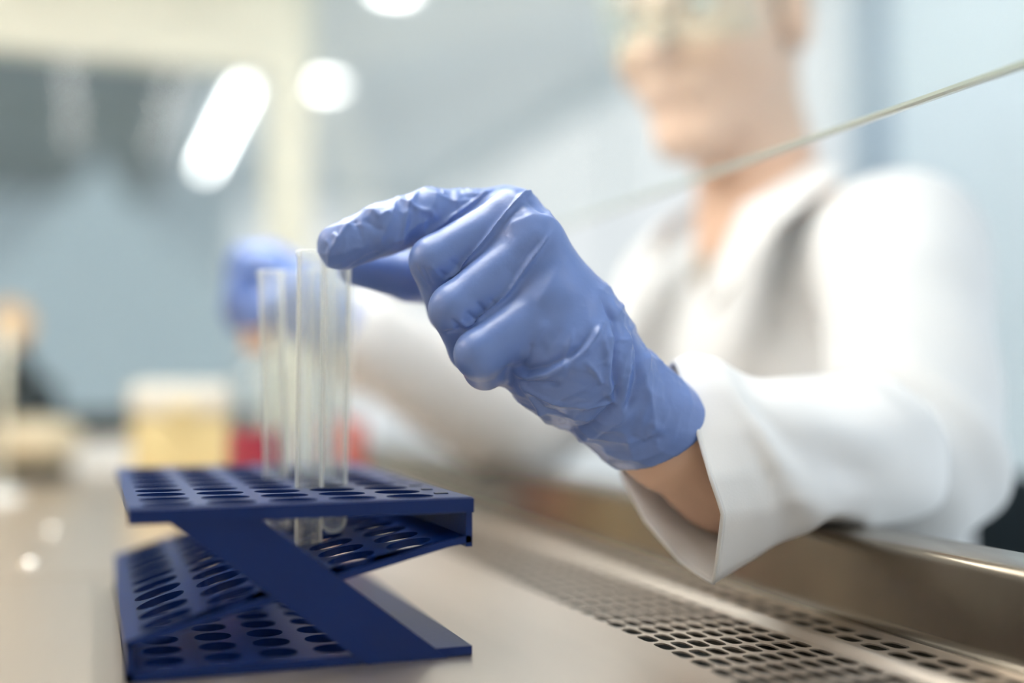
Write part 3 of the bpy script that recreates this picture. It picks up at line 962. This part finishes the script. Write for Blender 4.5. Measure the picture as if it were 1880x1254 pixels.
R3 = [ring_pts(r, i) for i, r in enumerate(rings)]
n_ring = len(R3[0])
rows = [catmull([R3[i][j] for i in range(len(R3))], 8, False) for j in range(n_ring)]
grid = np.array(rows).transpose(1, 0, 2)         # (along, around, 3)
cen = grid.mean(1, keepdims=True)
rad = grid - cen
ln = np.linalg.norm(rad, axis=2, keepdims=True)
ii = np.arange(grid.shape[0])[:, None]
jj = np.arange(n_ring)[None, :]
fold = 0.0022 * np.sin(ii * 0.55 + 2.2 * np.sin(jj * 2 * np.pi / n_ring * 2) + 0.6) * np.clip((ii - 6) / 8, 0, 1)
fold += -0.006 * np.exp(-((ii - 15 - (jj - 12) * 0.35) / 2.0) ** 2) * np.exp(-((jj - 15) / 6.0) ** 2)
grid = grid + rad / ln * fold[:, :, None]
m = MB().loft([[tuple(p) for p in row] for row in grid])
sleeve = m.build('sleeve', SLEEVE_LIT, coat, True)
so = sleeve.modifiers.new('cloth_thickness', 'SOLIDIFY')
so.thickness = 0.0012
so.offset = 0
# a stitched hem band just inside the cuff's edge
hem = MB().tube([tuple(p + (q - p) * 0.0) for p, q in zip(grid[0], cen[0].repeat(n_ring, 0))] + [tuple(grid[0][0])], 0.0011, 8).build('hem', COAT, coat, True)

# --- collar flaps and shirt
def slab(name, pts, th, material, parent):
    pts = [Vector(p) for p in pts]
    nrm_ = (pts[1] - pts[0]).cross(pts[2] - pts[0]).normalized()
    mb = MB()
    mb.loft([[p - nrm_ * th for p in pts], [p + nrm_ * th for p in pts]], cap=True)
    o = mb.build(name, material, parent)
    bv_ = o.modifiers.new('rounded', 'BEVEL')
    bv_.width = 0.003
    bv_.segments = 3
    return o


for s in (-1, 1):
    y = lambda v: 0.926 + s * v
    slab('collar', [(0.585, y(0.098), 0.315), (0.520, y(0.080), 0.275), (0.476, y(0.062), 0.165), (0.472, y(0.100), 0.185), (0.520, y(0.140), 0.255), (0.590, y(0.128), 0.300)], 0.0035, COAT, coat)


def shirt_sdf(P):
    P = P.astype(np.float32)
    d = ellip(P, (0.637, 0.93, 0.08), np.eye(3), (0.112, 0.172, 0.205))
    d = smin(d, cone(P, NECK + np.array([0.0, 0, -0.03]), NECK + np.array([0.0, 0, -0.022]), 0.072, 0.058), 0.02)
    return smax(d, -cone(P, NECK + np.array([-0.05, 0, 0.02]), NECK + np.array([-0.10, 0, -0.05]), 0.035, 0.006), 0.005)


sv, sf_ = sdf_mesh(shirt_sdf, (0.48, 0.72, -0.16), (0.78, 1.14, 0.33), 0.006)
link('shirt', np_mesh('shirt', relax(sv.astype(np.float64), sf_, 1, 0.4), sf_), SHIRT, person)


def hair_sdf(P):
    P = P.astype(np.float32)
    d = ellip(P, hp(0, -0.018, 0.036), HAX, (0.081, 0.099, 0.100))
    q = (P - HC.astype(np.float32)) @ HAX.T.astype(np.float32)
    face = np.minimum(q[:, 1] - 0.02, 0.085 - q[:, 2])     # keeps hair off the face
    d = smax(d, face, 0.012)
    return smax(d, -(q[:, 2] + 0.035 + 0.35 * np.clip(-q[:, 1], -0.05, 0.2)), 0.01) + 0.0012 * np.sin(q[:, 0] * 420) * np.sin(q[:, 1] * 130)


hv, hfc = sdf_mesh(hair_sdf, HC - 0.15, HC + 0.17, 0.004)
link('hair', np_mesh('hair', hv, hfc), HAIR, person)
EYE = mat('eye_white', (0.85, 0.85, 0.83), 0.2)
IRIS = mat('iris', (0.05, 0.04, 0.03), 0.2)
for s in (-1, 1):
    c = hp(0.032 * s, 0.0740, 0.016)
    prof = [(0.0125 * math.sin(math.pi * k / 12) + 1e-5, -0.0125 * math.cos(math.pi * k / 12)) for k in range(13)]
    e = MB().lathe(prof, c, 20).build('eyeball', EYE, person, True)
    f0 = Vector(hp(0.032 * s, 0.0855, 0.013))
    MB().tube([f0, f0 + Vector(hf) * 0.0012], 0.0058, 16).build('iris', IRIS, e)
    MB().tube([hp(s * 0.014, 0.094, 0.038), hp(s * 0.032, 0.094, 0.043), hp(s * 0.05, 0.084, 0.037)], [0.003, 0.004, 0.002], 8).build('eyebrow', HAIR, person, True)
# safety glasses
specs = MB()
LENS = thin_glass('spectacle_lens', (0.93, 0.97, 0.95), haze=0.10)
rowsg = []
for z in (0.042, 0.016, -0.016):
    rowsg.append([hp(0.082 * math.sin(a), 0.028 + 0.094 * math.cos(a) - (0.004 if z < 0 else 0), z) for a in np.linspace(-1.25, 1.25, 25)])
specs.loft(rowsg, closed=False)
gl = specs.build('safety_glasses', LENS, person, True)
sm = gl.modifiers.new('lens_thickness', 'SOLIDIFY')
sm.thickness = 0.002
FRAME = mat('spectacle_frame', (0.42, 0.48, 0.40), 0.3)
MB().tube([tuple(p) for p in rowsg[0]], 0.0028, 8).build('brow_bar', FRAME, gl, True)
for s in (-1, 1):
    MB().tube([hp(0.079 * s, 0.055, 0.03), hp(0.084 * s, 0.0, 0.03), hp(0.080 * s, -0.045, 0.012)], 0.003, 8).build('temple', FRAME, gl, True)


def trouser_sdf(P):
    P = P.astype(np.float32)
    d = ellip(P, (0.69, 0.93, -0.26), np.eye(3), (0.15, 0.19, 0.13))
    for s in (-1, 1):
        hip, knee, ank = np.array([0.66, 0.93 + s * 0.09, -0.29]), np.array([0.27, 0.93 + s * 0.12, -0.27]), np.array([0.33, 0.93 + s * 0.12, FLOOR_Z + 0.09])
        d = smin(d, cone(P, hip, knee, 0.088, 0.068), 0.04)
        d = smin(d, cone(P, knee, ank, 0.068, 0.058), 0.02)
    return d


tv_, tf_ = sdf_mesh(trouser_sdf, (0.10, 0.60, FLOOR_Z), (0.90, 1.26, -0.08), 0.010)
link('trousers', np_mesh('trousers', tv_, tf_), TROUSERS, person)
for s in (-1, 1):
    y = 0.93 + s * 0.12
    sr = []
    for t in np.linspace(0, 1, 9):
        x = 0.40 - 0.27 * t
        hw, hh = 0.045 * math.sin(math.pi * (0.15 + 0.8 * t)) ** 0.5, 0.085 - 0.045 * t
        sr.append([(x, y + hw * math.cos(a), FLOOR_Z + max(0.0, hh * 0.5 + hh * 0.5 * math.sin(a) * 1.2)) for a in np.linspace(0, 2 * math.pi, 16, endpoint=False)])
    MB().loft(sr, cap=True).build('shoe', SHOE, person, True)

# --- the operator's chair
ch = empty('lab_chair', (0.72, 0.93, FLOOR_Z), 'dark upholstered swivel chair behind the person in the lab coat', 'chair')
MB().box(0.50, 0.93, 0.70, 1.16, -0.46, -0.385, 0.03).build('seat', CHAIR, ch, True)
br = []
for z in np.linspace(-0.26, 0.03, 7):
    k = math.sin(math.pi * (z + 0.30) / 0.37) ** 0.4
    br.append([(0.885 + 0.05 * math.cos(a) * 0.6, 0.93 + 0.235 * k * math.copysign(abs(math.sin(a)) ** 0.4, math.sin(a)), z) for a in np.linspace(0, 2 * math.pi, 24, endpoint=False)])
MB().loft(br, cap=True).build('backrest', CHAIR, ch, True)
MB().tube([(0.88, 0.93, -0.44), (0.95, 0.93, -0.40), (0.95, 0.93, -0.15)], 0.018).build('back_support', CHROME, ch, True)
MB().tube([(0.72, 0.93, -0.46), (0.72, 0.93, FLOOR_Z + 0.10)], 0.028).build('post', CHROME, ch, True)
for k in range(5):
    a = 2 * math.pi * k / 5 + 0.3
    ex, ey = 0.72 + 0.27 * math.cos(a), 0.93 + 0.27 * math.sin(a)
    lg = MB().tube([(0.72, 0.93, FLOOR_Z + 0.12), (ex, ey, FLOOR_Z + 0.075)], [0.026, 0.017]).build('leg', CHROME, ch, True)
    MB().lathe([(0.001, -0.026), (0.018, -0.02), (0.026, 0), (0.018, 0.02), (0.001, 0.026)], (ex, ey, FLOOR_Z + 0.034), 16).build('caster', SHOE, ch, True)

# ================================================================== THINGS FARTHER ALONG THE WORK SURFACE
def surf(px, d):
    """a point of the work surface at pixel column px and lens distance d"""
    p = at(px, 627, d)
    return Vector((p[0], p[1], 0.0))


# pale yellow tip box with white lid
c = surf(332, 1.30)
bx = empty('tip_box', c, 'pale yellow box with a white lid behind the blue rack', 'box')
YEL = mat('yellow_plastic', (0.62, 0.52, 0.27), 0.45, noise=0.03)
MB().box(c.x - 0.052, c.x + 0.052, c.y - 0.04, c.y + 0.04, 0, 0.088, 0.006).build('box_body', YEL, bx, True)
MB().box(c.x - 0.055, c.x + 0.055, c.y - 0.043, c.y + 0.043, 0.089, 0.124, 0.008).build('lid', mat('white_lid_plastic', (0.64, 0.63, 0.56), 0.4), bx, True)
MB().box(c.x - 0.012, c.x + 0.012, c.y - 0.048, c.y - 0.043, 0.078, 0.100, 0.002).build('latch', YEL, bx)


def bottle(px, d, r, zl, zh, zt, liquid, lab, cap):
    c = surf(px, d)
    e = empty('media_bottle', c, lab, 'bottle', 'reagent bottles behind the tubes')
    BG = MATS.get('bottle_glass') or thin_glass('bottle_glass', (0.95, 0.97, 0.97), haze=0.05, refl=0.9)
    MB().lathe([(0.001, 0), (r * 0.9, 0), (r, 0.004), (r, zh), (r * 0.9, zh + 0.012), (r * 0.5, zh + 0.028), (r * 0.42, zh + 0.034), (r * 0.42, zt)], c, 32).build('bottle_glass', BG, e, True)
    MB().lathe([(0.001, 0.002), (r * 0.93, 0.002), (r * 0.955, 0.006), (r * 0.955, zl), (0.001, zl)], c, 32).build('liquid', liquid, e, auto=40)
    MB().lathe([(r * 0.50, zt - 0.014), (r * 0.52, zt - 0.012), (r * 0.52, zt + 0.008), (r * 0.48, zt + 0.011), (0.001, zt + 0.011)], c, 28).build('cap', cap, e, auto=40)
    return e


WCAP = mat('cap_plastic', (0.75, 0.55, 0.42), 0.5)
bottle(473, 1.00, 0.026, 0.082, 0.118, 0.165, mat('crimson_medium', (0.36, 0.012, 0.045), 0.2), 'glass bottle of dark crimson liquid below the far glove', WCAP)
bottle(634, 1.22, 0.024, 0.086, 0.100, 0.126, mat('pink_medium', (0.78, 0.20, 0.17), 0.3), 'small bottle of coral pink liquid seen behind the test tubes', mat('white_cap', (0.85, 0.82, 0.80), 0.5))

# off-white tub, its shadow built as a dark disc under it
c = surf(62, 1.52)
tb = empty('specimen_tub', c, 'low cream tub over a dark disc for its shadow at the far end', 'tub')
MB().lathe([(0.001, 0), (0.050, 0), (0.052, 0.018), (0.001, 0.018)], c, 32).build('foot', mat('tub_shadow', (0.03, 0.04, 0.04), 0.6), tb, auto=40)
MB().lathe([(0.001, 0.018), (0.040, 0.018), (0.062, 0.040), (0.064, 0.058), (0.050, 0.074), (0.001, 0.080)], c, 32).build('tub_body', mat('cream_plastic', (0.60, 0.53, 0.38), 0.45), tb, True)

# black pipette filler with a tan rubber bulb
c = surf(18, 1.64)
pf = empty('pipette_filler', c, 'black pipette filler with a tan rubber bulb at the far left', 'pipette filler')
BLK = mat('black_plastic', (0.008, 0.014, 0.016), 0.5)
MB().lathe([(0.001, 0), (0.034, 0), (0.036, 0.01), (0.016, 0.02), (0.016, 0.05), (0.032, 0.06), (0.040, 0.08), (0.040, 0.145), (0.026, 0.17), (0.014, 0.178), (0.001, 0.18)], c, 28).build('handle_body', BLK, pf, auto=50)
prof = [(0.032 * math.sin(math.pi * k / 14) + 1e-5, 0.209 - 0.036 * math.cos(math.pi * k / 14)) for k in range(15)]
MB().lathe(prof, c, 28).build('rubber_bulb', mat('tan_rubber', (0.66, 0.46, 0.26), 0.6), pf, True)
MB().tube([(c.x + 0.03, c.y, 0.13), (c.x + 0.055, c.y - 0.01, 0.12), (c.x + 0.06, c.y - 0.01, 0.08)], 0.012).build('trigger', BLK, pf, True)

# slim pale post with a small knob at the very edge of the frame
c = surf(6, 1.22)
ps = empty('clamp_post', c, 'slim cream post on a bright round foot at the left picture edge', 'post')
MB().lathe([(0.001, 0), (0.022, 0), (0.022, 0.006), (0.010, 0.012), (0.001, 0.012)], c, 24).build('foot', WHITE_ENAMEL, ps, auto=40)
MB().tube([(c.x, c.y, 0.012), (c.x, c.y, 0.19)], 0.005).build('rod', CREAM, ps, True)
